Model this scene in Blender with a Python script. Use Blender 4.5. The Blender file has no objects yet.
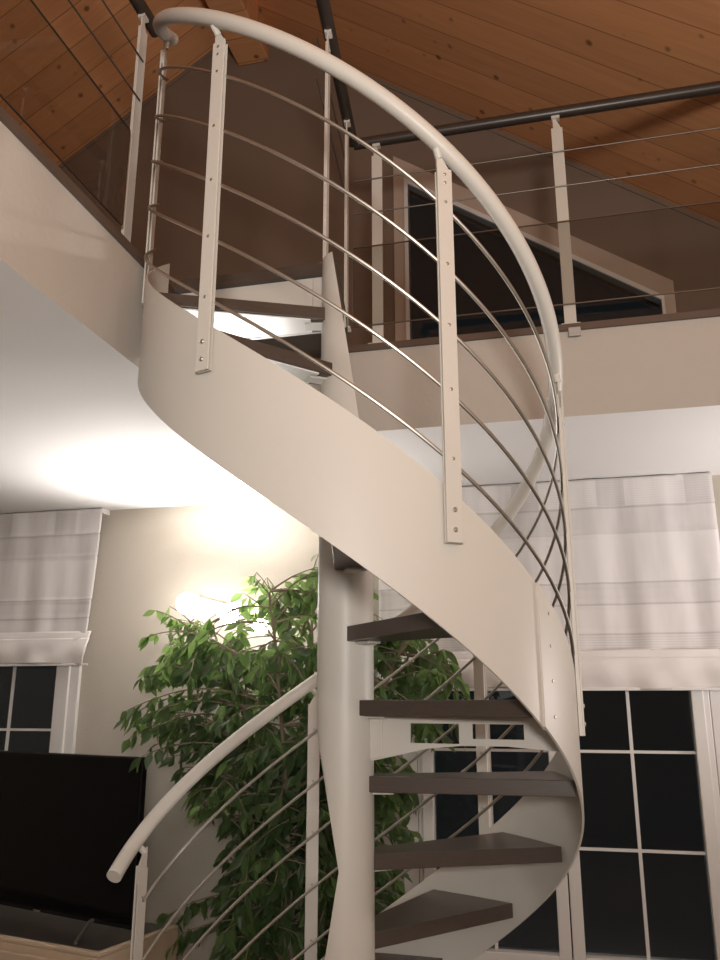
import bpy, bmesh, math, random
from mathutils import Vector, Matrix
random.seed(7)
S = bpy.context.scene
COL = S.collection
EZ = 1.545                       # eye height; geometry below is written relative to the eye level
R = math.radians

# ------------------------------------------------------------------ camera
cam = bpy.data.cameras.new('camera'); co = bpy.data.objects.new('camera', cam); COL.objects.link(co)
cam.sensor_fit = 'HORIZONTAL'; cam.sensor_width = 36; cam.lens = 825 / 720 * 36
cam.clip_start = 0.02
co.location = (0, 0, EZ); co.rotation_euler = (R(90 + 15.06), 0, R(13.5))
S.camera = co
# ------------------------------------------------------------------ world, lights, exposure
w = bpy.data.worlds.new('night'); S.world = w; w.use_nodes = True
w.node_tree.nodes['Background'].inputs[0].default_value = (.012, .013, .013, 1)
w.node_tree.nodes['Background'].inputs[1].default_value = .8
S.view_settings.view_transform = 'Standard'; S.view_settings.look = 'None'
S.view_settings.exposure = 0.0; S.view_settings.gamma = 1; S.view_settings.use_curve_mapping = False

def area(name, loc, target, size, power, col):
    l = bpy.data.lights.new(name, 'AREA'); l.shape = 'DISK'; l.size = size; l.energy = power; l.color = col
    o = bpy.data.objects.new(name, l); COL.objects.link(o)
    o.location = (loc[0], loc[1], loc[2] + EZ)
    d = Vector(target) - Vector(loc); o.rotation_euler = d.to_track_quat('-Z', 'Y').to_euler()
    return o
area('room_light', (1.95, -.75, .95), (-.5, 2.2, .0), .22, 9, (1, .955, .90))
area('room_fill', (-.9, -2.3, .9), (-.5, 2.5, .1), 1.8, 8.2, (1, .96, .92))
area('ceiling_fill', (.4, -1.2, .3), (-.2, 1.2, 3.2), .5, 92, (1, .935, .87))  # added fill aimed upward to brighten the pine boards, no real fixture
area('corner_lamp', (1.75, 3.2, .0), (1.0, 3.3, 1.2), .25, 22, (1, .95, .93))

# ------------------------------------------------------------------ helpers
class MB:
    def __init__(s): s.v = []; s.f = []
    def add(s, vs, fs):
        n = len(s.v); s.v += [tuple(v) for v in vs]; s.f += [tuple(i + n for i in f) for f in fs]; return s
    def box(s, a, b, frame=None):
        vs = [(x, y, z) for z in (a[2], b[2]) for y in (a[1], b[1]) for x in (a[0], b[0])]
        if frame is not None: vs = [frame @ Vector(v) for v in vs]
        return s.add(vs, [(0,2,3,1),(4,5,7,6),(0,1,5,4),(2,6,7,3),(0,4,6,2),(1,3,7,5)])
    def prism(s, poly, ext):          # poly: 3-D points, ext: extrusion vector
        n = len(poly); e = Vector(ext)
        vs = [Vector(p) for p in poly] + [Vector(p) + e for p in poly]
        return s.add(vs, [tuple(range(n))[::-1], tuple(range(n, 2*n))] + [(i, (i+1) % n, n + (i+1) % n, n + i) for i in range(n)])
    def loft(s, rings, cap=True):
        m = len(rings[0]); vs = [p for r in rings for p in r]; fs = []
        for k in range(len(rings) - 1):
            for i in range(m):
                j = (i+1) % m
                fs.append((k*m+i, k*m+j, (k+1)*m+j, (k+1)*m+i))
        if cap: fs += [tuple(range(m))[::-1], tuple(range((len(rings)-1)*m, len(rings)*m))]
        return s.add(vs, fs)
    def tube(s, pts, r, n=10, cap=True):
        pts = [Vector(p) for p in pts]; rings = []; up = None
        for i, p in enumerate(pts):
            t = (pts[min(i+1, len(pts)-1)] - pts[max(i-1, 0)]).normalized()
            if up is None:
                up = Vector((0,0,1)) if abs(t.z) < .9 else Vector((1,0,0))
            a = t.cross(up).normalized(); b = a.cross(t).normalized(); up = b
            rr = r[i] if isinstance(r, (list, tuple)) else r
            rings.append([p + a*rr*math.cos(2*math.pi*k/n) + b*rr*math.sin(2*math.pi*k/n) for k in range(n)])
        return s.loft(rings, cap)
    def build(s, name, m, parent=None, smooth=True, bevel=0, angle=35, eye=True):
        off = Vector((0, 0, EZ if eye else 0))
        if parent is not None: off -= parent_loc(parent)
        me = bpy.data.meshes.new(name)
        me.from_pydata([Vector(v) + off for v in s.v], [], s.f); me.update()
        bm = bmesh.new(); bm.from_mesh(me)
        bmesh.ops.recalc_face_normals(bm, faces=bm.faces); bm.to_mesh(me); bm.free()
        if smooth:
            me.polygons.foreach_set('use_smooth', [True]*len(me.polygons)); me.set_sharp_from_angle(angle=R(angle))
        o = bpy.data.objects.new(name, me); COL.objects.link(o)
        if m is not None: me.materials.append(m)
        if parent is not None: o.parent = parent
        if bevel:
            b = o.modifiers.new('bevel', 'BEVEL'); b.width = bevel; b.segments = 2; b.limit_method = 'ANGLE'; b.angle_limit = R(40)
        return o
def parent_loc(p):
    l = Vector((0,0,0))
    while p is not None: l += p.location; p = p.parent
    return l
def thing(name, label, cat, loc, group=None):
    o = bpy.data.objects.new(name, None); COL.objects.link(o); o.empty_display_size = .1
    o.location = (loc[0], loc[1], loc[2] + EZ); o['label'] = label; o['category'] = cat
    if group: o['group'] = group
    return o
def struct(o, label=None, cat=None):
    o['kind'] = 'structure'
    if label: o['label'] = label
    if cat: o['category'] = cat
    return o
def struct_empty(name, loc, label, cat):
    o = bpy.data.objects.new(name, None); COL.objects.link(o); o.location = (loc[0], loc[1], loc[2] + EZ)
    return struct(o, label, cat)

# ------------------------------------------------------------------ materials
def mat(name, col, rough=.5, metal=0, spec=.5, bump=0, bscale=60, var=0, vscale=4):
    m = bpy.data.materials.new(name); m.use_nodes = True; nt = m.node_tree; b = nt.nodes['Principled BSDF']
    b.inputs['Base Color'].default_value = (*col, 1); b.inputs['Roughness'].default_value = rough
    b.inputs['Metallic'].default_value = metal; b.inputs['Specular IOR Level'].default_value = spec
    tc = nt.nodes.new('ShaderNodeTexCoord')
    if var:
        n = nt.nodes.new('ShaderNodeTexNoise'); n.inputs['Scale'].default_value = vscale; n.inputs['Detail'].default_value = 4
        nt.links.new(tc.outputs['Object'], n.inputs['Vector'])
        r = nt.nodes.new('ShaderNodeMix'); r.data_type = 'RGBA'
        r.inputs[6].default_value = (*[c*(1-var) for c in col], 1); r.inputs[7].default_value = (*[min(1, c*(1+var)) for c in col], 1)
        nt.links.new(n.outputs['Fac'], r.inputs[0]); nt.links.new(r.outputs[2], b.inputs['Base Color'])
    if bump:
        n = nt.nodes.new('ShaderNodeTexNoise'); n.inputs['Scale'].default_value = bscale; n.inputs['Detail'].default_value = 3
        nt.links.new(tc.outputs['Object'], n.inputs['Vector'])
        bp = nt.nodes.new('ShaderNodeBump'); bp.inputs['Strength'].default_value = bump; bp.inputs['Distance'].default_value = .004
        nt.links.new(n.outputs['Fac'], bp.inputs['Height']); nt.links.new(bp.outputs[0], b.inputs['Normal'])
    return m
def node_math(nt, op, a, b=None):
    n = nt.nodes.new('ShaderNodeMath'); n.operation = op
    for i, x in enumerate((a, b)):
        if x is None: continue
        if isinstance(x, (int, float)): n.inputs[i].default_value = x
        else: nt.links.new(x, n.inputs[i])
    return n.outputs[0]

M = {}
M['paint'] = mat('cream_painted_steel', (.615, .588, .535), .42, bump=.06, bscale=260, var=.03, vscale=3)
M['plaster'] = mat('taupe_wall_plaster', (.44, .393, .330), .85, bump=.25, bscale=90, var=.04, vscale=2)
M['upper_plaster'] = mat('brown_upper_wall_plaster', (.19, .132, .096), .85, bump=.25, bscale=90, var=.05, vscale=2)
M['white_plaster'] = mat('white_ceiling_plaster', (.80, .78, .77), .9, bump=.15, bscale=70, var=.02, vscale=2)
M['fascia'] = mat('fascia_plaster', (.54, .50, .45), .85, bump=.2, bscale=60, var=.04, vscale=2)
M['frame'] = mat('white_window_frame', (.66, .63, .60), .4, var=.02)
M['frame_beige'] = mat('beige_wooden_frame', (.46, .36, .29), .5, var=.04)
M['steel'] = mat('brushed_stainless_steel', (.50, .47, .42), .44, metal=1, var=.1, vscale=30)
M['rod_dark'] = mat('weathered_steel_rod', (.22, .19, .165), .5, metal=1, var=.1, vscale=30)
M['rail_dark'] = mat('dark_brown_handrail', (.045, .034, .028), .35, var=.2, vscale=20)
M['floor_edge'] = mat('dark_floor_edge', (.115, .08, .062), .45, var=.15, vscale=12)
M['floor'] = mat('floor_tiles', (.40, .37, .33), .4, var=.1, vscale=3)
M['black'] = mat('black_gloss_plastic', (.006, .006, .007), .12, spec=.5)
M['screen'] = mat('television_screen', (.003, .003, .0035), .12, spec=.12, bump=.02, bscale=8)
M['cab_top'] = mat('smoked_cabinet_top', (.05, .042, .038), .3, var=.3, vscale=10)
M['cab_wood'] = mat('pale_beech_wood', (.52, .40, .29), .45, var=.12, vscale=14)
M['pot'] = mat('terracotta_pot', (.28, .13, .08), .8, var=.1)
M['soil'] = mat('potting_soil', (.03, .02, .015), .95, bump=.8, bscale=40)
M['bark'] = mat('ficus_bark', (.20, .16, .11), .85, bump=.5, bscale=80, var=.2, vscale=20)
M['lamp_white'] = mat('white_lamp_metal', (.75, .73, .70), .4, var=.02)

def wood_tread():
    m = bpy.data.materials.new('dark_stained_tread_wood'); m.use_nodes = True; nt = m.node_tree; b = nt.nodes['Principled BSDF']
    tc = nt.nodes.new('ShaderNodeTexCoord'); mp = nt.nodes.new('ShaderNodeMapping'); mp.inputs['Scale'].default_value = (6, 26, 60)
    n = nt.nodes.new('ShaderNodeTexNoise'); n.inputs['Scale'].default_value = 2; n.inputs['Detail'].default_value = 5; n.inputs['Distortion'].default_value = 1.2
    nt.links.new(tc.outputs['Object'], mp.inputs[0]); nt.links.new(mp.outputs[0], n.inputs['Vector'])
    r = nt.nodes.new('ShaderNodeMix'); r.data_type = 'RGBA'
    r.inputs[6].default_value = (.060, .045, .037, 1); r.inputs[7].default_value = (.094, .073, .060, 1)
    nt.links.new(n.outputs['Fac'], r.inputs[0]); nt.links.new(r.outputs[2], b.inputs['Base Color'])
    b.inputs['Roughness'].default_value = .33; b.inputs['Specular IOR Level'].default_value = .35
    return m
M['tread'] = wood_tread()

def plank_mat():          # pine boards running down the slope: joints at constant Y, butt joints now and then, knots
    m = bpy.data.materials.new('pine_ceiling_boards'); m.use_nodes = True; nt = m.node_tree; b = nt.nodes['Principled BSDF']; L = nt.links.new
    tc = nt.nodes.new('ShaderNodeTexCoord'); sp = nt.nodes.new('ShaderNodeSeparateXYZ'); L(tc.outputs['Object'], sp.inputs[0])
    y = node_math(nt, 'DIVIDE', sp.outputs[1], .185); fr = node_math(nt, 'FRACT', y); idx = node_math(nt, 'FLOOR', y)
    gap = node_math(nt, 'ABSOLUTE', node_math(nt, 'SUBTRACT', fr, .5))
    groove = node_math(nt, 'GREATER_THAN', gap, .486)
    wn = nt.nodes.new('ShaderNodeTexWhiteNoise'); wn.noise_dimensions = '1D'; L(idx, wn.inputs['W'])
    cv = nt.nodes.new('ShaderNodeCombineXYZ'); L(node_math(nt, 'MULTIPLY', sp.outputs[0], 1.2), cv.inputs[0])
    L(node_math(nt, 'MULTIPLY', sp.outputs[1], 16), cv.inputs[1]); L(node_math(nt, 'MULTIPLY', wn.outputs['Value'], 40), cv.inputs[2])
    g = nt.nodes.new('ShaderNodeTexNoise'); g.inputs['Scale'].default_value = 2.2; g.inputs['Detail'].default_value = 6; g.inputs['Distortion'].default_value = .8
    L(cv.outputs[0], g.inputs['Vector'])
    mx = nt.nodes.new('ShaderNodeMix'); mx.data_type = 'RGBA'
    mx.inputs[6].default_value = (.62, .275, .120, 1); mx.inputs[7].default_value = (.84, .42, .19, 1); L(g.outputs['Fac'], mx.inputs[0])
    # board to board tone
    mx2 = nt.nodes.new('ShaderNodeMix'); mx2.data_type = 'RGBA'; mx2.blend_type = 'MULTIPLY'; mx2.inputs[0].default_value = 1
    tone = node_math(nt, 'ADD', node_math(nt, 'MULTIPLY', wn.outputs['Value'], .12), .86)
    L(mx.outputs[2], mx2.inputs[6]); L(tone, mx2.inputs[7])
    # knots
    vo = nt.nodes.new('ShaderNodeTexVoronoi'); vo.inputs['Scale'].default_value = 5.2; L(tc.outputs['Object'], vo.inputs['Vector'])
    kn = nt.nodes.new('ShaderNodeMapRange'); kn.inputs[1].default_value = .05; kn.inputs[2].default_value = .11; kn.inputs[3].default_value = .75; kn.inputs[4].default_value = 0
    L(vo.outputs['Distance'], kn.inputs[0])
    m3 = nt.nodes.new('ShaderNodeMix'); m3.data_type = 'RGBA'; m3.inputs[7].default_value = (.085, .03, .012, 1)
    vo2 = nt.nodes.new('ShaderNodeTexVoronoi'); vo2.inputs['Scale'].default_value = 7.3; L(tc.outputs['Object'], vo2.inputs['Vector'])
    kn2 = nt.nodes.new('ShaderNodeMapRange'); kn2.inputs[1].default_value = .06; kn2.inputs[2].default_value = .13; kn2.inputs[3].default_value = .55; kn2.inputs[4].default_value = 0
    L(vo2.outputs['Distance'], kn2.inputs[0]); L(node_math(nt, 'MAXIMUM', kn.outputs[0], kn2.outputs[0]), m3.inputs[0]); L(mx2.outputs[2], m3.inputs[6])
    m4 = nt.nodes.new('ShaderNodeMix'); m4.data_type = 'RGBA'; m4.inputs[7].default_value = (.10, .04, .016, 1)
    L(node_math(nt, 'MULTIPLY', groove, .6), m4.inputs[0]); L(m3.outputs[2], m4.inputs[6]); L(m4.outputs[2], b.inputs['Base Color'])
    b.inputs['Roughness'].default_value = .55
    bp = nt.nodes.new('ShaderNodeBump'); bp.inputs['Strength'].default_value = .6; bp.inputs['Distance'].default_value = .004; bp.invert = True
    L(groove, bp.inputs['Height']); L(bp.outputs[0], b.inputs['Normal'])
    return m
M['planks'] = plank_mat()

def glass_mat(name, tint, refl=.5):
    m = bpy.data.materials.new(name); m.use_nodes = True; nt = m.node_tree; nt.nodes.clear(); L = nt.links.new
    out = nt.nodes.new('ShaderNodeOutputMaterial'); tr = nt.nodes.new('ShaderNodeBsdfTransparent'); tr.inputs[0].default_value = (*tint, 1)
    gl = nt.nodes.new('ShaderNodeBsdfGlossy'); gl.inputs['Roughness'].default_value = .01
    fr = nt.nodes.new('ShaderNodeFresnel'); fr.inputs[0].default_value = 1.45
    mx = nt.nodes.new('ShaderNodeMixShader'); L(node_math(nt, 'MULTIPLY', fr.outputs[0], refl), mx.inputs[0]); L(tr.outputs[0], mx.inputs[1]); L(gl.outputs[0], mx.inputs[2])
    L(mx.outputs[0], out.inputs[0]); return m
M['pane'] = glass_mat('window_glass', (.75, .78, .80), .8)
M['perspex'] = glass_mat('clear_railing_glass', (.88, .87, .85), .12)

def leaf_mat():
    m = bpy.data.materials.new('ficus_leaf'); m.use_nodes = True; nt = m.node_tree; b = nt.nodes['Principled BSDF']; L = nt.links.new
    tc = nt.nodes.new('ShaderNodeTexCoord'); n = nt.nodes.new('ShaderNodeTexNoise'); n.inputs['Scale'].default_value = 9
    L(tc.outputs['Object'], n.inputs['Vector'])
    r = nt.nodes.new('ShaderNodeMix'); r.data_type = 'RGBA'; r.inputs[6].default_value = (.034, .062, .030, 1); r.inputs[7].default_value = (.075, .125, .055, 1)
    L(n.outputs['Fac'], r.inputs[0]); L(r.outputs[2], b.inputs['Base Color'])
    b.inputs['Roughness'].default_value = .38; b.inputs['Specular IOR Level'].default_value = .4
    t = nt.nodes.new('ShaderNodeBsdfTranslucent'); t.inputs[0].default_value = (.30, .46, .14, 1)
    mx = nt.nodes.new('ShaderNodeMixShader'); mx.inputs[0].default_value = .5
    L(b.outputs[0], mx.inputs[1]); L(t.outputs[0], mx.inputs[2]); L(mx.outputs[0], nt.nodes['Material Output'].inputs[0])
    return m
M['leaf'] = leaf_mat()

def blind_mat():
    m = bpy.data.materials.new('sheer_striped_blind_fabric'); m.use_nodes = True; nt = m.node_tree; b = nt.nodes['Principled BSDF']; L = nt.links.new
    tc = nt.nodes.new('ShaderNodeTexCoord'); sp = nt.nodes.new('ShaderNodeSeparateXYZ'); L(tc.outputs['Object'], sp.inputs[0])
    z = sp.outputs[2]
    def band(lo, hi):
        return node_math(nt, 'MULTIPLY', node_math(nt, 'GREATER_THAN', z, lo), node_math(nt, 'LESS_THAN', z, hi))
    fine = node_math(nt, 'GREATER_THAN', node_math(nt, 'FRACT', node_math(nt, 'MULTIPLY', z, 90)), .6)
    xs = node_math(nt, 'FRACT', node_math(nt, 'MULTIPLY', sp.outputs[0], 2.6))
    patch = node_math(nt, 'GREATER_THAN', xs, .68)
    a = node_math(nt, 'MULTIPLY', band(-.135, -.01), node_math(nt, 'MULTIPLY', patch, .30))
    a = node_math(nt, 'ADD', a, node_math(nt, 'MULTIPLY', band(-.26, -.135), .22))
    for lo, hi, k in ((-.146, -.138, .35), (-.265, -.26, .3), (-.49, -.482, .5), (-.585, -.577, .5), (-.715, -.707, .4)):
        a = node_math(nt, 'ADD', a, node_math(nt, 'MULTIPLY', band(lo, hi), k))
    a = node_math(nt, 'ADD', a, node_math(nt, 'MULTIPLY', band(-.577, -.49), .16))
    a = node_math(nt, 'ADD', a, node_math(nt, 'MULTIPLY', node_math(nt, 'MULTIPLY', fine, band(-.8, -.72)), .22))
    a = node_math(nt, 'ADD', a, node_math(nt, 'MULTIPLY', node_math(nt, 'MULTIPLY', fine, band(-.135, -.02)), .12))
    mpp = nt.nodes.new('ShaderNodeMapping'); mpp.inputs['Scale'].default_value = (9, 1, 1.2)
    n = nt.nodes.new('ShaderNodeTexNoise'); n.inputs['Scale'].default_value = 1.5; n.inputs['Detail'].default_value = 3
    L(tc.outputs['Object'], mpp.inputs[0]); L(mpp.outputs[0], n.inputs['Vector'])
    a = node_math(nt, 'ADD', a, node_math(nt, 'MULTIPLY', node_math(nt, 'SUBTRACT', n.outputs['Fac'], .45), .9))
    r = nt.nodes.new('ShaderNodeMix'); r.data_type = 'RGBA'; r.clamp_factor = True
    r.inputs[6].default_value = (.70, .665, .65, 1); r.inputs[7].default_value = (.36, .33, .325, 1)
    L(a, r.inputs[0]); L(r.outputs[2], b.inputs['Base Color'])
    b.inputs['Roughness'].default_value = .75
    return m
M['blind'] = blind_mat()
M['blind_fold'] = mat('blind_fabric_fold', (.74, .69, .665), .8, bump=.2, bscale=30, var=.05, vscale=6)

def emit(name, col, k):
    m = bpy.data.materials.new(name); m.use_nodes = True; b = m.node_tree.nodes['Principled BSDF']
    b.inputs['Base Color'].default_value = (.9, .9, .9, 1); b.inputs['Emission Color'].default_value = (*col, 1); b.inputs['Emission Strength'].default_value = k
    return m
M['bulb'] = emit('lit_frosted_bulb', (1, .955, .90), 24)

# ------------------------------------------------------------------ room shell (heights relative to the eye)
XL, XR, YB, YW = -3.6, 2.1, -3.0, 3.91
SLT, SLB = 1.36, 1.0             # slab top / bottom
SX, SY = -1.222, 2.93            # stairwell faces of the slab
ZF = -1.545
def roofR(x): return 2.89 - .70*x
def roofL(x): return 5.134 + .66*x
RX = -1.65; RZ = roofR(RX)
struct(MB().box((XL-.2, YB-.2, ZF-.15), (XR+.2, YW+.2, ZF)).build('floor', M['floor'], smooth=False), 'light tiled floor of the living room', 'floor')
# back wall lower storey with window and door openings, upper gable with the trapezoid window opening
def wall_grid(name, m, xs, zs, holes, y0, y1):
    mb = MB()
    for i in range(len(xs)-1):
        for j in range(len(zs)-1):
            cxm, czm = (xs[i]+xs[i+1])/2, (zs[j]+zs[j+1])/2
            if any(h[0] < cxm < h[1] and h[2] < czm < h[3] for h in holes): continue
            mb.box((xs[i], y0, zs[j]), (xs[i+1], y1, zs[j+1]))
    return mb.build(name, m, smooth=False)
WH = [(-3.35, -2.415, -.75, .80), (-.665, .60, -1.085, .80)]
struct(wall_grid('wall_back', M['plaster'], [XL-.2, -3.35, -2.415, -.665, .60, XR+.2], [ZF, -1.085, -.75, .80, 1.18], WH, YW, YW+.25), 'taupe plaster wall behind the stairs', 'wall')
TW = dict(xl=-.745, xr=.637, zb=1.50)
def twz(x): return 2.928 - .683*(x - TW['xl'])
ug = MB()
def up_panel(pts): ug.prism([(x, YW, z) for x, z in pts], (0, .25, 0))
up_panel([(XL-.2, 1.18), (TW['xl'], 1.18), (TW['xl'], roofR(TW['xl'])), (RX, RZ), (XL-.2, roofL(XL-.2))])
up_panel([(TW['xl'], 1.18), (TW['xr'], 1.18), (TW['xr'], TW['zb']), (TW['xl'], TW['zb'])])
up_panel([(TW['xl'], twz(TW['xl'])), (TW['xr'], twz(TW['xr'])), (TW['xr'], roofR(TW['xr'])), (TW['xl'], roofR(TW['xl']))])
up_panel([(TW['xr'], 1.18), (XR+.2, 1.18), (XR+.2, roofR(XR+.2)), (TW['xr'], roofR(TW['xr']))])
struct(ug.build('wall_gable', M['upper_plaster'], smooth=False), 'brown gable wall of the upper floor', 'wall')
struct(MB().box((XL-.2, YB, ZF), (XL, YW, roofL(XL)+.05)).build('wall_left', M['plaster'], smooth=False), 'plain wall left of the room', 'wall')
struct(MB().box((XR, YB, ZF), (XR+.2, YW, roofR(XR)+.05)).build('wall_right', M['plaster'], smooth=False), 'plain wall right of the room', 'wall')
fw = MB().prism([(XL-.2, YB-.2, ZF), (XR+.2, YB-.2, ZF), (XR+.2, YB-.2, roofR(XR+.2)), (RX, YB-.2, RZ), (XL-.2, YB-.2, roofL(XL-.2))], (0, .2, 0))
struct(fw.build('wall_front', M['plaster'], smooth=False), 'wall behind the camera', 'wall')
for nm, xa, xb, fn, lb in (('ceiling_right_slope', RX, XR+.25, roofR, 'right slope of the pine board ceiling'), ('ceiling_left_slope', XL-.25, RX, roofL, 'left slope of the pine board ceiling')):
    struct(MB().prism([(xa, YB-.2, fn(xa)), (xb, YB-.2, fn(xb)), (xb, YB-.2, fn(xb)+.12), (xa, YB-.2, fn(xa)+.12)], (0, YW-YB+.45, 0)).build(nm, M['planks'], smooth=False), lb, 'ceiling')
# ridge beam and side beam, wood
struct(MB().box((-1.70, YB, 3.735), (-1.50, YW, 4.08)).build('trim_1', M['planks'], smooth=False, bevel=.01), 'wide pine ridge beam under the roof peak', 'beam')
# thin cover strip where the gable meets the sloped ceiling
cs = MB()
for xa, xb, fn in ((RX+.0, XR, roofR), (XL, RX-.0, roofL)):
    cs.prism([(xa, YW-.007, fn(xa)-.032), (xb, YW-.007, fn(xb)-.032), (xb, YW-.007, fn(xb)), (xa, YW-.007, fn(xa))], (0, .007, 0))
struct(cs.build('trim_2', M['upper_plaster'], smooth=False), 'narrow strip along the gable under the boards', 'trim')
# mezzanine slab, L-shaped
Lp = [(XL, YB, SLB), (SX, YB, SLB), (SX, SY, SLB), (XR, SY, SLB), (XR, YW, SLB), (XL, YW, SLB)]
sl = MB().prism(Lp, (0, 0, SLT-SLB-.026)).build('ceiling', M['fascia'], smooth=False)
sl.data.materials.append(M['white_plaster'])
for p in sl.data.polygons:
    if abs(p.normal.z) > .9: p.material_index = 1
struct(sl, 'white ceiling under the mezzanine with cream edge', 'ceiling')
ov = .012
Lq = [(XL, YB, SLT-.026), (SX+ov, YB, SLT-.026), (SX+ov, SY-ov, SLT-.026), (XR, SY-ov, SLT-.026), (XR, YW, SLT-.026), (XL, YW, SLT-.026)]
struct(MB().prism(Lq, (0, 0, .026)).build('trim_3', M['floor_edge'], smooth=False), 'dark wood flooring edge of the mezzanine', 'trim')

# ------------------------------------------------------------------ windows
def rect_frame(mb, x0, x1, z0, z1, t, y0, y1):
    mb.box((x0, y0, z0), (x0+t, y1, z1)); mb.box((x1-t, y0, z0), (x1, y1, z1))
    mb.box((x0+t, y0, z1-t), (x1-t, y1, z1)); mb.box((x0+t, y0, z0), (x1-t, y1, z0+t))
def casement(name, label, cat, x0, x1, z0, z1, leaves, bars, zbars, ft=.05):
    o = struct_empty(name, ((x0+x1)/2, YW, z0), label, cat)
    mb = MB(); rect_frame(mb, x0, x1, z0, z1, ft, YW-.022, YW+.10); mb.build('window_frame', M['frame'], o, smooth=False, bevel=.004)
    for (a, b, st) in leaves:
        l = MB(); rect_frame(l, a, b, z0+ft-.01, z1-ft+.01, st, YW-.036, YW+.05)
        s = l.build('sash', M['frame'], o, smooth=False, bevel=.004)
        MB().box((a+st, YW+.012, z0+ft+st-.02), (b-st, YW+.018, z1-ft-st+.02)).build('glass_pane', M['pane'], s, smooth=False)
        mu = MB()
        for xb in bars(a+st, b-st): mu.box((xb-.007, YW+.002, z0+ft+st-.015), (xb+.007, YW+.011, z1-ft-st+.015))
        for zb in zbars: mu.box((a+st, YW+.0025, zb-.006), (b-st, YW+.0105, zb+.006))
        mu.build('muntin', M['frame'], s, smooth=False)
    return o
casement('window_1', 'white framed window behind the left blind', 'window', -3.35, -2.415, -.75, .80, [(-3.30, -3.045, .045), (-3.04, -2.465, .075)],
         lambda a, b: [(a+b)/2 - (.0 if b < -2.8 else .062)], [-.138, -.53, .3], ft=.055)
casement('door_1', 'white glazed double door below the right blind', 'door', -.665, .60, -1.085, .80, [(-.645, -.035, .05), (-.030, .575, .05)],
         lambda a, b: [a+(b-a)*.49], [-.208, -.603, .25], ft=.035)
# door casing strips
struct(MB().box((-.735, YW-.015, -1.12), (-.668, YW, .86)).build('trim_4', M['frame'], smooth=False, bevel=.003), 'grey casing strip left of the glazed door', 'trim')
struct(MB().box((.603, YW-.015, -1.12), (.70, YW, .86)).build('trim_5', M['frame'], smooth=False, bevel=.003), 'pale casing strip right of the glazed door', 'trim')
# trapezoid gable window
tw = struct_empty('window_2', (0, YW, TW['zb']), 'dark sloping gable window with pale wooden frame', 'window')
def trap(ins_l, ins_t, ins_r, ins_b):
    xl, xr = TW['xl']+ins_l, TW['xr']-ins_r; dz = ins_t/math.cos(math.atan(.683)); zb = TW['zb']+ins_b
    return [(xl, zb), (xr, zb), (xr, twz(xr)-dz), (xl, twz(xl)-dz)]
def trap_ring(a, b, y0, y1):
    mb = MB()
    for i in range(4):
        j = (i+1) % 4
        mb.prism([(a[i][0], y0, a[i][1]), (a[j][0], y0, a[j][1]), (b[j][0], y0, b[j][1]), (b[i][0], y0, b[i][1])], (0, y1-y0, 0))
    return mb
trap_ring(trap(0, 0, 0, 0), trap(.062, .10, .052, .07), YW-.02, YW+.12).build('window_frame', M['frame_beige'], tw, smooth=False)
trap_ring(trap(.062, .10, .052, .07), trap(.082, .122, .066, .09), YW-.045, YW+.02).build('sash', M['frame'], tw, smooth=False)
q = trap(.08, .12, .064, .088)
MB().prism([(x, YW-.037, z) for x, z in q], (0, .006, 0)).build('glass_pane', M['pane'], tw, smooth=False)

# ------------------------------------------------------------------ spiral staircase
CX, CY, RS, RH, ZT, ZB, ZH, K = -.5867, 2.2697, .607, .6224, .0531, -.2719, .9429, .4366
st = thing('spiral_staircase', 'cream steel spiral staircase with dark wooden treads and curved handrail', 'staircase', (CX, CY, ZF))
def P(r, a, z): return Vector((CX + r*math.cos(a), CY + r*math.sin(a), z))
def ribbon(a0, a1, r0, r1, zt, zb, n):
    rings = []
    for i in range(n+1):
        a = R(a0 + (a1-a0)*i/n); t = max(zt - K*a, ZF+.002); b = max(zb - K*a, ZF)
        rings.append([P(r0, a, b), P(r1, a, b), P(r1, a, t), P(r0, a, t)])
    return MB().loft(rings)
ribbon(-178, -27.6, RS-.003, RS+.003, ZT, ZB, 90).build('stringer', M['paint'], st, angle=30)
ribbon(-28.6, 176, RS+.0032, RS+.0092, ZT, ZB, 130).build('stringer', M['paint'], st, angle=30)
def hexbolt(c, nrm, r=.0055, h=.004, parent=None, m=None):
    c = Vector(c); n = Vector(nrm).normalized()
    MB().tube([c, c+n*h*.6, c+n*h], [r, r, r*.7], 8).build('bolt', m or M['paint'], parent)
aj = R(-24.3)
for z in (.19, .115, .035, -.045):
    hexbolt(P(RS+.0092, aj, z+.012), P(1, aj, 0)-P(0, aj, 0), .004, .002, st, M['steel'])
# column: tube with long tapered cuts
U = Vector((math.cos(R(13.5)), math.sin(R(13.5)), 0)); V = Vector((-math.sin(R(13.5)), math.cos(R(13.5)), 0))
def cut_tube(r, zs, lo, hi, dx=0):
    rings = []
    for z in zs:
        l, h = max(lo(z), -r), min(hi(z), r); ring = []
        n = 20
        tl, th = math.acos(l/r), math.acos(h/r)       # angles where the cut meets the circle
        for i in range(n+1):
            t = th + (tl-th)*i/n; ring.append(Vector((CX, CY, z)) + U*(r*math.cos(t)) - V*(r*math.sin(t)))
        for i in range(n+1):
            t = tl + (th-tl)*i/n; ring.append(Vector((CX, CY, z)) + U*(r*math.cos(t)*.9999) + V*(r*math.sin(t)+.0005))
        rings.append(ring)
    return MB().loft(rings)
def fr(a, b, n): return [a + (b-a)*i/n for i in range(n+1)]
def lo_up(z):      # the lower left cut
    if z > -.02: return -1
    if z > -.19: return -.077 + .023*((-.02-z)/.17)**1.6
    return -.054 + .182*(-.19-z)
def hi_up(z): return 1 if z < .54 else .077 - (z-.54)*.152
col = cut_tube(.0785, fr(-.88, -.42, 6) + fr(-.40, .54, 24) + fr(.56, 1.345, 26), lo_up, hi_up)
col.build('column', M['paint'], st, angle=50)
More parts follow.
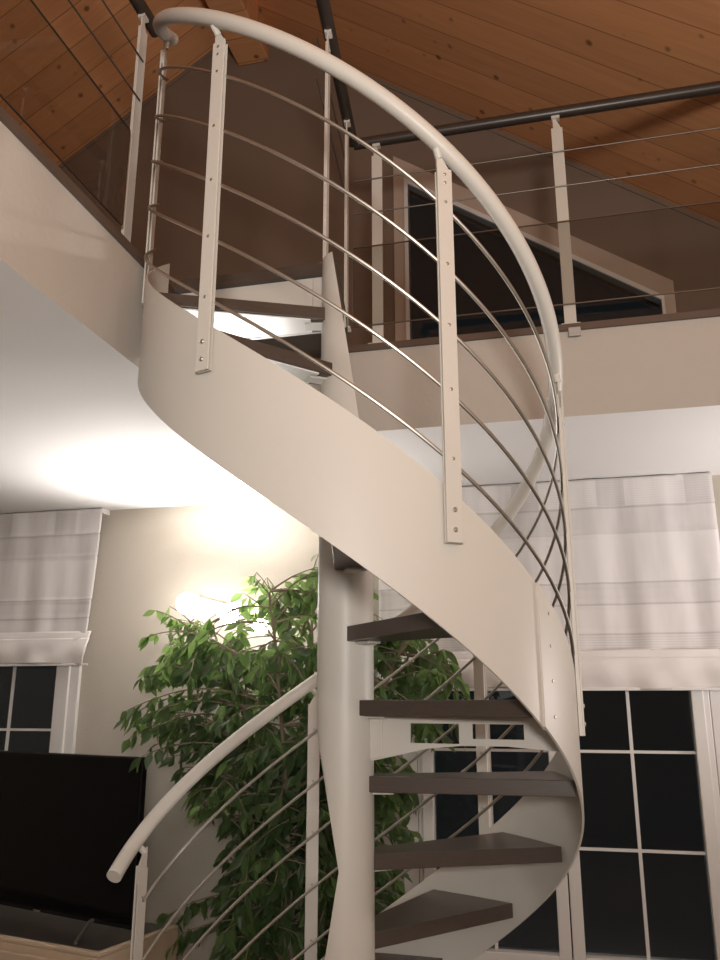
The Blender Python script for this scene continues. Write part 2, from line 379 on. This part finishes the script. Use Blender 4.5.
def lo_dn(z): return -.012 + (z+.41)*.165 if z < -.41 else .065
cut_tube(.0778, [ZF] + fr(-1.2, -.41, 20) + fr(-.40, -.36, 3), lambda z: (-.012 + (z+.41)*.165) if z < -.41 else (-.012 + (z+.41)*1.5), lambda z: 1).build('column', M['paint'], st, angle=50)
MB().tube([Vector((CX, CY, ZF)), Vector((CX, CY, ZF+.012))], .13, 32).build('base_plate', M['paint'], st)
# cable visible in the open tapered top
MB().tube([Vector((CX, CY, 0)) + U*u - V*v + Vector((0, 0, z)) for u, v, z in ((-.035, .022, 1.34), (-.022, .03, 1.27), (-.012, .034, 1.2), (.0, .036, 1.13), (.002, .034, 1.06))], .0022, 8).build('cable', mat('green_cable', (.015, .05, .03), .4), st)

def tread(n, plate=False):
    z = .005 + .1936*n; c = R(-27.908 - 25.412*n + 14.0)
    d = Vector((math.cos(c), math.sin(c), 0)); s = Vector((-math.sin(c), math.cos(c), 0))
    O = Vector((CX, CY, z)); ro = .601
    pts = [O + d*.066 - s*.044, O + d*(ro*math.cos(R(14))) - s*(ro*math.sin(R(14)))]
    pts += [O + d*(ro*math.cos(R(14))+.004) , O + d*(ro*math.cos(R(14))) + s*(ro*math.sin(R(14))), O + d*.066 + s*.044]
    t = MB().prism(pts, (0, 0, -.040)).build('tread', M['tread'], st, smooth=False, bevel=.002)
    # support shelf bracket
    fm = Matrix.Translation(O) @ Matrix.Rotation(c, 4, 'Z')
    MB().box((.05, -.022, -.0475), (.13, .022, -.0405), fm).build('column_bracket', M['paint'], st, smooth=False, bevel=.001)
    MB().box((.50, -.02, -.0475), (.600, .02, -.0405), fm).build('stringer_bracket', M['paint'], st, smooth=False, bevel=.001)
    if plate:
        k = .96
        p = [O + d*.11 + s*.046, O + d*.56 + s*.13, O + d*.56 + s*(.13-.27*k), O + d*.11 + s*(.046-.09*k)]
        MB().prism([q_ + Vector((0, 0, -.0445)) for q_ in p], (0, 0, .004)).build('under_plate', M['white_plate'], st, smooth=False)
    return t
M['white_plate'] = mat('white_steel_plate', (.85, .84, .82), .3)
for n in range(-7, 7): tread(n, n in (5, 6))
# perforated curved support under the eye-level tread
ap = R(-12); sv = Vector((-math.sin(ap), math.cos(ap), 0))
def Q(r, z): return P(r, ap, z)
sb = MB()
top = -.0365
def botz(r):
    for (a, za), (b, zb_) in zip([(.075, -.152), (.155, -.135), (.237, -.117), (.33, -.108), (.45, -.107), (.6, -.118)], [(.155, -.135), (.237, -.117), (.33, -.108), (.45, -.107), (.6, -.118), (.7, -.12)]):
        if a <= r <= b: return za + (zb_-za)*(r-a)/(b-a)
cols_ = [(.075, .191, None), (.191, .325, (-.054, -.1035)), (.325, .361, None), (.361, .494, (-.054, -.0905)), (.494, .603, None)]
for a, b, h in cols_:
    m_ = 6
    for i in range(m_):
        r0, r1 = a + (b-a)*i/m_, a + (b-a)*(i+1)/m_
        if h is None: sb.prism([Q(r0, top), Q(r1, top), Q(r1, botz(r1)), Q(r0, botz(r0))], sv*.005)
        else:
            sb.prism([Q(r0, top), Q(r1, top), Q(r1, h[0]), Q(r0, h[0])], sv*.005)
            sb.prism([Q(r0, max(h[1], botz(r0)+.003)), Q(r1, max(h[1], botz(r1)+.003)), Q(r1, botz(r1)), Q(r0, botz(r0))], sv*.005)
sb.build('support_bracket', M['paint'], st, smooth=False)
MB().prism([P(.074, ap, -.042), P(.112, ap, -.042), P(.112, ap, -.140), P(.074, ap, -.148)], -sv*.005).build('column_flange', M['paint'], st, smooth=False, bevel=.001)

# handrail, infill rods
def hel(r, z0, a0, a1, n): return [P(r, R(a0+(a1-a0)*i/n), z0 - K*R(a0+(a1-a0)*i/n)) for i in range(n+1)]
def rail_pt(a):
    f = min(1, max(0, (a+172)/70)); f = f*f*(3-2*f)
    return P(.6190 + .0103*f, R(a), ZH - .0108*f - K*R(a)) + Vector((-.0115, -.0076, 0))*f
hr = []
for i in range(151):        # the rail sits slightly outside the stringer line, drawing in towards the landing
    a = 182.8 + (-171-182.8)*i/150; f = min(1, max(0, (a+172)/70)); f = f*f*(3-2*f)
    hr.append(P(.6190 + .0103*f, R(a), ZH - .0108*f - K*R(a)) + Vector((-.0115, -.0076, 0))*f)
MB().tube(hr, .0212, 20).build('handrail', M['paint'], st)
offs = (.065, .230, .390, .549, .716)
for o_ in offs: MB().tube(hel(.6150, ZT+o_, 172.4, -168, 130), .0047, 8).build('rod', M['steel'], st)
def post(az):
    a = R(az); fm = Matrix.Translation((CX, CY, 0)) @ Matrix.Rotation(a, 4, 'Z')
    zt = ZT - K*a
    z0, z1 = zt - .125, ZH - K*a - .078
    z0 = max(z0, ZF)
    outer = MB().box((.6265, -.020, z0), (.6315, .020, z1), fm).build('post', M['paint'], st, smooth=False, bevel=.0012)
    pl = MB(); pl.box((.6200, -.018, z0), (.6264, .002, z1), fm).box((.6172 if z0 > ZF else .6172, -.020, z0+.0), (.6200, .020, z1-.01), fm)
    pl.build('post_channel', M['paint'], outer, smooth=False)
    # bracket up to the rail: tapering plate plus saddle
    ex = 0
    br = MB(); x0, x1 = .6205, .6262
    def T(x, y, z): return fm @ Vector((x, y, z))
    br.prism([T(x0, -.018, z1-.05), T(x0, .016, z1-.05), T(x0, .016, z1), T(x0, -.004, z1+.034+ex), T(x0, -.018, z1+.046+ex)], T(x1, 0, 0)-T(x0, 0, 0))
    rp = fm.inverted() @ rail_pt(az)
    br.tube([T(.6225, -.010, z1+.030), T(rp.x, rp.y-.006, rp.z-.016)], [.009, .010], 10)
    br.build('rail_bracket', M['paint'], outer, smooth=False)
    nrm = T(1, 0, 0)-T(0, 0, 0)
    for o_ in offs:
        hexbolt(T(.6315, 0, zt+o_), nrm, .0042, .002, outer, M['steel'])
        if az > 50: hexbolt(T(.6172, 0, zt+o_+.012), -nrm, .0040, .002, outer, M['steel'])
    for z in (z1-.018, z1-.042): hexbolt(T(.6315, .0, z), nrm, .0042, .0022, outer, M['steel'])
    for z in (z0+.028, z0+.073): hexbolt(T(.6315, 0, z), nrm, .0058, .004, outer, M['steel'])
for az in (172.6, 114.4, 59.3, 1.5, -53.3, -108.4, -165): post(az)
# landing platform between stair and slab
lx0, lx1, ly0 = SX+.004, -.66, 2.276
MB().prism([(lx0+.035, ly0, SLT-.040), (lx1+.008, ly0, SLT-.040), (-.752, SY-.013, SLT-.040), (lx0+.035, SY-.013, SLT-.040)], (0, 0, .040)).build('landing_board', M['tread'], st, smooth=False, bevel=.002)
MB().box((lx0+.04, ly0+.02, SLT-.23), (lx1-.01, ly0+.035, SLT-.0405)).build('landing_fascia', M['paint'], st, smooth=False, bevel=.001)
MB().box((-.725, ly0+.012, SLT-.215), (-.705, ly0+.0195, SLT-.05)).build('landing_flange', M['paint'], st, smooth=False)

# ------------------------------------------------------------------ gallery railings
ZR = {'left': 2.328, 'right': 2.310}
def gallery(name, label, A, B, posts, ends, panels, side, side_name=''):
    A, B = Vector((*A, 0)), Vector((*B, 0)); d = (B-A).normalized(); n = Vector((-d.y, d.x, 0))*side; L_ = (B-A).length
    g = thing(name, label, 'railing', (A.x, A.y, SLT), 'mezzanine railings')
    zr = ZR.get(side_name, 2.300); fl = .021 if side_name == 'short' else .035
    MB().tube([A-d*ends[0]+Vector((0,0,zr)), B+d*ends[1]+Vector((0,0,zr))], .0235, 16).build('handrail', M['rail_dark'], g)
    for z in (2.12, 1.962):
        MB().tube([A-d*min(0, ends[0])+n*.011+Vector((0,0,z)), B+n*.011+Vector((0,0,z))], .003, 8).build('rod', M['rod_dark'], g)
    fm0 = Matrix(((d.x, n.x, 0, 0), (d.y, n.y, 0, 0), (0, 0, 1, 0), (0, 0, 0, 1)))
    for t in posts:
        fm = Matrix.Translation(A + d*t) @ fm0
        pm = MB().box((-.022, -.004, SLT), (.022, .0015, zr-.075), fm).box((-.022, .002, SLT), (.022, .0065, zr-.075), fm).box((-fl, -fl+.005, SLT), (fl, fl-.005, SLT+.006), fm)
        po = pm.build('post', M['paint'], g, smooth=False)
        b = MB(); b.prism([fm @ Vector(v) for v in ((-.014, -.001, zr-.1), (.014, -.001, zr-.1), (.014, -.001, zr-.068), (-.002, -.001, zr-.032), (-.010, -.001, zr-.015), (-.014, -.001, zr-.015))], n*.005)
        b.box((-.018, -.012, zr-.032), (.014, .012, zr-.016), fm); b.build('rail_bracket', M['paint'], po, smooth=False)
        for z in (2.12, 1.962, 1.80, 1.46, 2.205): hexbolt(A+d*t-n*.004+Vector((0,0,z)), -n, .003, .002, po)
    for a, b in panels:
        fm = Matrix.Translation(A) @ fm0
        gp = MB().box((a, .017, 1.449), (b, .021, 1.800), fm).build('glass_panel', M['perspex'], g, smooth=False)
        for z in (1.4485, 1.8005): MB().box((a, .0168, z-.002), (b, .0212, z+.002), fm).build('glass_edge', M['rod_dark'], gp, smooth=False)
        for x in (a, b): MB().box((x-.002, .0168, 1.4505), (x+.002, .0212, 1.7985), fm).build('glass_edge', M['rod_dark'], gp, smooth=False)
    return g, A, d, n
gallery('gallery_railing', 'cream post railing with dark handrail along the left mezzanine edge', (-1.285, -.4), (-1.285, 2.12), (.7, 1.6, 2.52), (.0, .09), [(.75, 1.58), (1.62, 2.46)], -1, 'left')
gR, A_, d_, n_ = gallery('gallery_railing', 'long railing with dark handrail right of the column, before the gable window', (-.735, 2.955), (2.05, 2.955), (.10, .842, 1.60, 2.35), (.0, .04), [(.0, 2.6)], -1, 'right')
cl = MB().box((.095, 2.905, SLT-.055), (.140, 2.917, SLT-.020)); cl.build('glass_clamp', mat('clear_clip_plastic', (.46, .45, .43), .12), gR, smooth=False, bevel=.004)
gallery('gallery_railing', 'short railing running from the staircase column towards the corner', (-.652, 2.16), (-.733, 2.90), (.15, .62), (.05, .03), [], 1, 'short')

# ------------------------------------------------------------------ roman blinds
def blind(name, label, x0, x1, ztop, zbot, seed, slant=0.0):
    rnd = random.Random(seed)
    y = YW-.075; g = thing(name, label, 'blind', ((x0+x1)/2, y, ztop))
    MB().box((x0, y+.004, ztop-.03), (x1, YW-.001, ztop-.001)).build('head_rail', M['frame'], g, smooth=False, bevel=.003)
    nx, nz = 90, 60; zf = zbot+.13; ph = [rnd.uniform(0, 6) for _ in range(6)]
    def sheet(za, zb, y0, amp, nz, fold):
        vs = []
        for j in range(nz+1):
            v = j/nz; z = za + (zb-za)*v
            for i in range(nx+1):
                u = i/nx; X = (x1-x0)*u
                wv = amp*(.35+.65*v)*(math.sin(X*23+ph[0]+v*1.2) + .6*math.sin(X*41+ph[1]-v*2) + .5*math.sin(X*9+ph[2]+v*3))
                pk = 0
                if not fold:
                    for zz in (.135, .26, .49, .58, .71): pk += .006*math.exp(-((ztop-z-zz)/.006)**2)
                else: pk = .010*math.sin(math.pi*v) + .005*math.sin(X*17+v*5+ph[3])*math.sin(X*5+ph[5]) + .0045*math.sin(X*11-v*4+ph[1])*v
                e = slant*v*v*(1 if u > .5 else 0)*(u-.5)*2
                vs.append((x0+X-e, y0 - wv - pk, z + (.006*math.sin(X*6+ph[4])*v)))
        fs = [(j*(nx+1)+i, j*(nx+1)+i+1, (j+1)*(nx+1)+i+1, (j+1)*(nx+1)+i) for j in range(nz) for i in range(nx)]
        return MB().add(vs, fs)
    s = sheet(ztop-.004, zf-.05, y, .0085, nz, False).build('fabric', M['blind'], g, angle=180)
    so = s.modifiers.new('thickness', 'SOLIDIFY'); so.thickness = .0015
    f = sheet(zf, zbot, y-.028, .006, 16, True).build('bottom_fold', M['blind_fold'], g, angle=180)
    so = f.modifiers.new('thickness', 'SOLIDIFY'); so.thickness = .003
    f2 = sheet(zf+.035, zbot+.05, y-.014, .002, 12, True).build('bottom_fold', M['blind_fold'], g, angle=180)
    so = f2.modifiers.new('thickness', 'SOLIDIFY'); so.thickness = .002
    MB().box((x0, y-.030, zbot-.008), (x1, y-.018, zbot+.004)).build('bottom_bar', M['frame'], g, smooth=False, bevel=.002)
    return g
blind('roman_blind', 'pale sheer roman blind over the left window above the television', -3.40, -2.325, .998, .185, 3, .03)
blind('roman_blind', 'wide pale sheer roman blind over the glazed door, right of the column', -.83,   .70, .998, .055, 5, .0)

# ------------------------------------------------------------------ wall lamp with three lit bulbs
def lamp_up(x, y, z):
    l = bpy.data.lights.new('lamp_beam', 'SPOT'); l.energy = 42; l.color = (1, .955, .915); l.spot_size = R(152); l.spot_blend = 1; l.shadow_soft_size = .04
    o = bpy.data.objects.new('lamp_beam', l); COL.objects.link(o); o.location = (x, y, z+EZ); o.rotation_euler = Vector((.08, -.72, 1)).to_track_quat('-Z', 'Y').to_euler(); return o
lp = thing('wall_lamp', 'three lit bulbs on a wall bar half hidden by the ficus top', 'lamp', (-1.58, YW, .41))
spots = [(-1.775, 3.75, .466), (-1.555, 3.75, .408), (-1.385, 3.75, .345)]
MB().tube([(-1.83, YW-.03, .52), (-1.58, YW-.03, .455), (-1.37, YW-.03, .40)], .009, 10).build('bar', M['lamp_white'], lp)
MB().tube([(-1.58, YW, .455), (-1.58, YW-.025, .455)], .045, 20).build('wall_plate', M['lamp_white'], lp)
for i, (x, y, z) in enumerate(spots):
    arm = MB().tube([(x, YW-.03, z+.055), (x, y, z+.052), (x, y, z+.03)], .007, 8).build('lamp_arm', M['lamp_white'], lp)
    rr = (.052, .050, .040)[i]; rings = []
    for j in range(1, 12):
        t = math.pi*j/12; rings.append([Vector((x + rr*math.sin(t)*math.cos(2*math.pi*k/18), y + rr*math.sin(t)*math.sin(2*math.pi*k/18), z - rr*math.cos(t))) for k in range(18)])
    MB().loft(rings).build('bulb', M['bulb'], lp, angle=180)
    lamp_up(x, y-.01, z+.075)

# ------------------------------------------------------------------ television and cabinet
def yawed(x, y, deg): return Matrix.Translation((x, y, 0)) @ Matrix.Rotation(R(deg), 4, 'Z')
cb = thing('tv_cabinet', 'low pale wooden cabinet with dark smoked top under the television', 'cabinet', (-2.2, 3.3, ZF))
F = yawed(-1.655, 2.946, -13)    # local -X runs left along the front, +Y runs to the wall
CW, CD, ct = 1.30, .44, -.87
MB().box((-CW, 0, ZF+.06), (0, CD, ct-.004), F).build('body', M['cab_wood'], cb, smooth=False, bevel=.003)
MB().box((-CW+.03, .03, ZF), (-.03, CD-.03, ZF+.06), F).build('plinth', M['cab_top'], cb, smooth=False)
rim = MB(); rim.box((-CW, 0, ct-.0035), (0, .028, ct+.010), F).box((-.028, .0285, ct-.0035), (0, CD, ct+.010), F).box((-CW, .0285, ct-.0035), (-CW+.028, CD, ct+.010), F)
rim.build('top_rim', M['cab_wood'], cb, smooth=False, bevel=.003)
MB().box((-CW+.0285, .0285, ct-.0035), (-.0285, CD, ct+.002), F).build('top_panel', M['cab_top'], cb, smooth=False)
for i in range(2):
    dr = MB().box((-CW*(i+1)/2+.015, -.018, ZF+.09), (-CW*i/2-.015, -.0005, ct-.03), F).build('door', M['cab_wood'], cb, smooth=False, bevel=.003)
    xk = -CW/2 + (.06 if i == 0 else -.06)
    MB().tube([F @ Vector((xk, -.018, -1.15)), F @ Vector((xk, -.04, -1.15))], [.006, .012], 12).build('knob', M['steel'], dr)
tv = thing('television', 'flat black switched-off television on the low cabinet', 'television', (-2.1, 3.35, ct))
G = yawed(-1.652, 3.17, -18)
TWd, TH, tb = 1.10, .625, -.838
MB().box((-TWd, .0, tb), (0, .028, tb+TH), G).box((-TWd*.8, .028, tb+.03), (-TWd*.2, .055, tb+.38), G).build('housing', M['black'], tv, smooth=False, bevel=.004)
MB().box((-TWd+.008, -.0015, tb+.016), (-.008, -.0003, tb+TH-.008), G).build('screen', M['screen'], tv, smooth=False)
MB().box((-TWd*.5-.02, -.003, tb+.002), (-TWd*.5+.02, -.0003, tb+.008), G).build('emblem', M['steel'], tv, smooth=False)
for x in (-.22, -TWd+.22):
    MB().tube([G @ Vector((x+(.11 if x > -.5 else -.11), -.17, ct+.012)), G @ Vector((x+(.01 if x > -.5 else -.01), -.02, tb+.008)), G @ Vector((x, .014, tb+.012)), G @ Vector((x+.005, .05, tb+.008)), G @ Vector((x+.03, .14, ct+.009))], .007, 8).build('foot', M['steel'], tv)

# ------------------------------------------------------------------ weeping fig
px, py = -1.06, 3.42
fg = thing('potted_ficus', 'tall bushy weeping fig tree with drooping green leaves behind the stairs', 'plant', (px, py, ZF))
def ring(x, y, z, r, n=28): return [Vector((x + r*math.cos(2*math.pi*k/n), y + r*math.sin(2*math.pi*k/n), z)) for k in range(n)]
MB().loft([ring(px, py, ZF, .13), ring(px, py, ZF+.30, .18), ring(px, py, ZF+.30, .195), ring(px, py, ZF+.34, .195), ring(px, py, ZF+.34, .17), ring(px, py, ZF+.30, .165)]).build('pot', M['pot'], fg)
MB().loft([ring(px, py, ZF+.30, .166), ring(px, py, ZF+.315, .12), ring(px, py, ZF+.32, .02)]).build('soil', M['soil'], fg)
rnd = random.Random(11)
wood = MB(); lv = MB(); nleaf = 0
def leaf(p, d, L_, wd):
    global nleaf
    if p.z > .24 and rnd.random() < .35: return
    if min(math.hypot(p.x*3.75/p.y - bx, p.z*3.75/p.y - bz) for bx, bz in ((-1.775, .466), (-1.555, .408), (-1.385, .345))) < .075: return
    d = d.normalized(); side = d.cross(Vector((rnd.uniform(-1, 1), rnd.uniform(-1, 1), rnd.uniform(-.3, 1)))).normalized(); nr = side.cross(d).normalized()
    pts = []
    for t, wv in ((0, .0), (.12, .30), (.35, .95), (.58, .92), (.80, .48), (1.0, .02)):
        c = p + d*(L_*t) - nr*(.10*L_*t*t)
        pts.append((c + side*(wd*wv) + nr*(wd*wv*.35), c, c - side*(wd*wv) + nr*(wd*wv*.35)))
    vs = [v for tr in pts for v in tr]; fs = []
    for k in range(5):
        a = k*3; fs += [(a, a+1, a+4, a+3), (a+1, a+2, a+5, a+4)]
    lv.add(vs, fs); nleaf += 1
def ok(p):
    if p.y > 3.84 or p.y < 3.0: return False
    if math.hypot(p.x-CX, p.y-CY) < .66: return False
    if p.z < -1.2: return False
    if p.x < -1.58 and -.7 < p.z < -.22: return False
    if p.y > 3.72 and (-1.9 < p.x < -1.3) and .25 < p.z < .6: return False
    return True
def silh(p):      # outline of the crown, in metres, seen in the plane of the tree
    x, z = p.x*3.45/p.y, p.z*3.45/p.y
    kx = [(-1.87, .0, .07), (-1.78, -.13, .17), (-1.70, -.14, .34), (-1.6, -.18, .36), (-1.45, -.9, .40), (-1.25, -1.1, .50), (-1.05, -1.2, .57), (-.85, -1.2, .58), (-.72, -1.0, .47), (-.66, -.6, .42), (-.6, -.25, .38), (-.5, .0, .27), (-.43, .06, .15)]
    if x < -1.46 and -.05 < z < .09: return False
    if x < -1.40 and z < -.45: return False
    if x < kx[0][0] or x > kx[-1][0]: return False
    for (a, l0, h0), (b, l1, h1) in zip(kx, kx[1:]):
        if a <= x <= b:
            t = (x-a)/(b-a); return l0+(l1-l0)*t < z < h0+(h1-h0)*t
def twig(p, d, L_, r, droop=1.0, free=False):
    n = max(4, int(L_/.035)); pts = [p.copy()]; q_ = p.copy(); dd = d.normalized()
    for i in range(n):
        dd = (dd + Vector((rnd.uniform(-.08, .08), rnd.uniform(-.08, .08), -.075*droop + rnd.uniform(-.05, .04)))).normalized()
        q_ = q_ + dd*(L_/n)
        if not (ok(q_) and (free or silh(q_))): break
        pts.append(q_.copy())
        if i >= 1:
            for _ in range(1 + (rnd.random() < .75)):
                ld = dd*.5 + Vector((rnd.uniform(-.8, .8), rnd.uniform(-.7, .7), rnd.uniform(-1.3, -.2)))
                leaf(q_, ld, rnd.uniform(.056, .090), rnd.uniform(.0125, .0185))
    if len(pts) > 1: wood.tube(pts, [r*(1-.7*i/len(pts)) for i in range(len(pts))], 5)
    return pts
stems = []
for k in range(6):
    a = k*math.pi*2/6 + .4; lean = (.30, .26, .42, .24, .30, .20)[k]
    p = Vector((px + .03*math.cos(a), py + .03*math.sin(a), ZF+.30)); pts = [p.copy()]; dd = Vector((math.cos(a)*.12, math.sin(a)*.05, 1))
    for i in range(26):
        dd = (dd + Vector((math.cos(a)*.02*lean*3 + rnd.uniform(-.04, .04), math.sin(a)*.008 + rnd.uniform(-.03, .03), 0))).normalized()
        p = p + dd*.068; p.y = min(max(p.y, 3.2), 3.66)
        if i > 12 and not silh(p): break
        pts.append(p.copy())
    wood.tube(pts, [.016*(1-.75*i/len(pts)) for i in range(len(pts))], 7); stems.append(pts)
for pts in stems:
    for i, p in enumerate(pts):
        if p.z < -1.0: continue
        f = (p.z+1.0)/1.5
        for _ in range(3):
            a = rnd.uniform(0, 2*math.pi); up = rnd.uniform(-.1, .9)
            L_ = rnd.uniform(.22, .55)
            d = Vector((math.cos(a), math.sin(a)*.55, up))
            tw_ = twig(p, d, L_, .0045, 1.0)
            if len(tw_) > 5 and rnd.random() < .7:
                j = len(tw_)//2; twig(tw_[j], Vector((math.cos(a)+rnd.uniform(-.7, .7), math.sin(a)*.5+rnd.uniform(-.4, .4), rnd.uniform(-.1, .4))), L_*.6, .003, 1.2)
# long outreaching sprays seen in the photo
for s0, e0 in (((-1.45, 3.45, .08), (-1.75, 3.45, .13)), ((-1.45, 3.45, -.10), (-1.70, 3.45, -.09)), ((-1.4, 3.45, -.14), (-1.70, 3.4, -.12)), ((-1.5, 3.45, .22), (-1.70, 3.5, .38)), ((-1.1, 3.45, .35), (-1.02, 3.45, .56)), ((-1.2, 3.45, -.75), (-1.58, 3.3, -.78)), ((-1.2, 3.45, -.85), (-1.52, 3.3, -.88)), ((-1.15, 3.45, .3), (-1.3, 3.5, .50)), ((-1.0, 3.45, .35), (-.88, 3.45, .58)), ((-1.25, 3.4, .0), (-1.78, 3.35, .08)), ((-1.25, 3.4, -.05), (-1.72, 3.3, .04)), ((-1.2, 3.45, -.28), (-1.72, 3.35, -.10)), ((-1.25, 3.4, -.35), (-1.75, 3.3, -.22)), ((-1.3, 3.4, .15), (-1.76, 3.45, .34)),
               ((-.9, 3.4, .15), (-.40, 3.3, .18)), ((-.9, 3.4, .05), (-.42, 3.25, .08)), ((-.8, 3.4, -.1), (-.55, 3.3, -.05)), ((-.9, 3.4, -.3), (-.62, 3.3, -.28)), ((-.9, 3.4, -.5), (-.64, 3.3, -.5)), ((-1.3, 3.45, .15), (-1.72, 3.5, .30)), ((-1.4, 3.45, .12), (-1.75, 3.5, .22)), ((-1.1, 3.5, .3), (-.95, 3.45, .56)), ((-1.15, 3.5, .25), (-1.3, 3.5, .46)), ((-1.1, 3.45, .2), (-1.2, 3.4, .5)),
               ((-1.0, 3.4, .3), (-.80, 3.4, .52)), ((-1.3, 3.5, .1), (-1.62, 3.5, .34)), ((-1.3, 3.5, .0), (-1.70, 3.4, .22))):
    for _ in range(2):
        a, b = Vector(s0), Vector(e0) + Vector((rnd.uniform(-.04, .04), rnd.uniform(-.08, .08), rnd.uniform(-.04, .06))); d = b-a
        twig(a, d + Vector((0, 0, .35*d.length)), d.length*1.12, .005, .9, True)
wood.build('trunk', M['bark'], fg)
lo_ = lv.build('foliage', M['leaf'], fg, angle=180)
print('LEAVES', nleaf, len(lv.f))
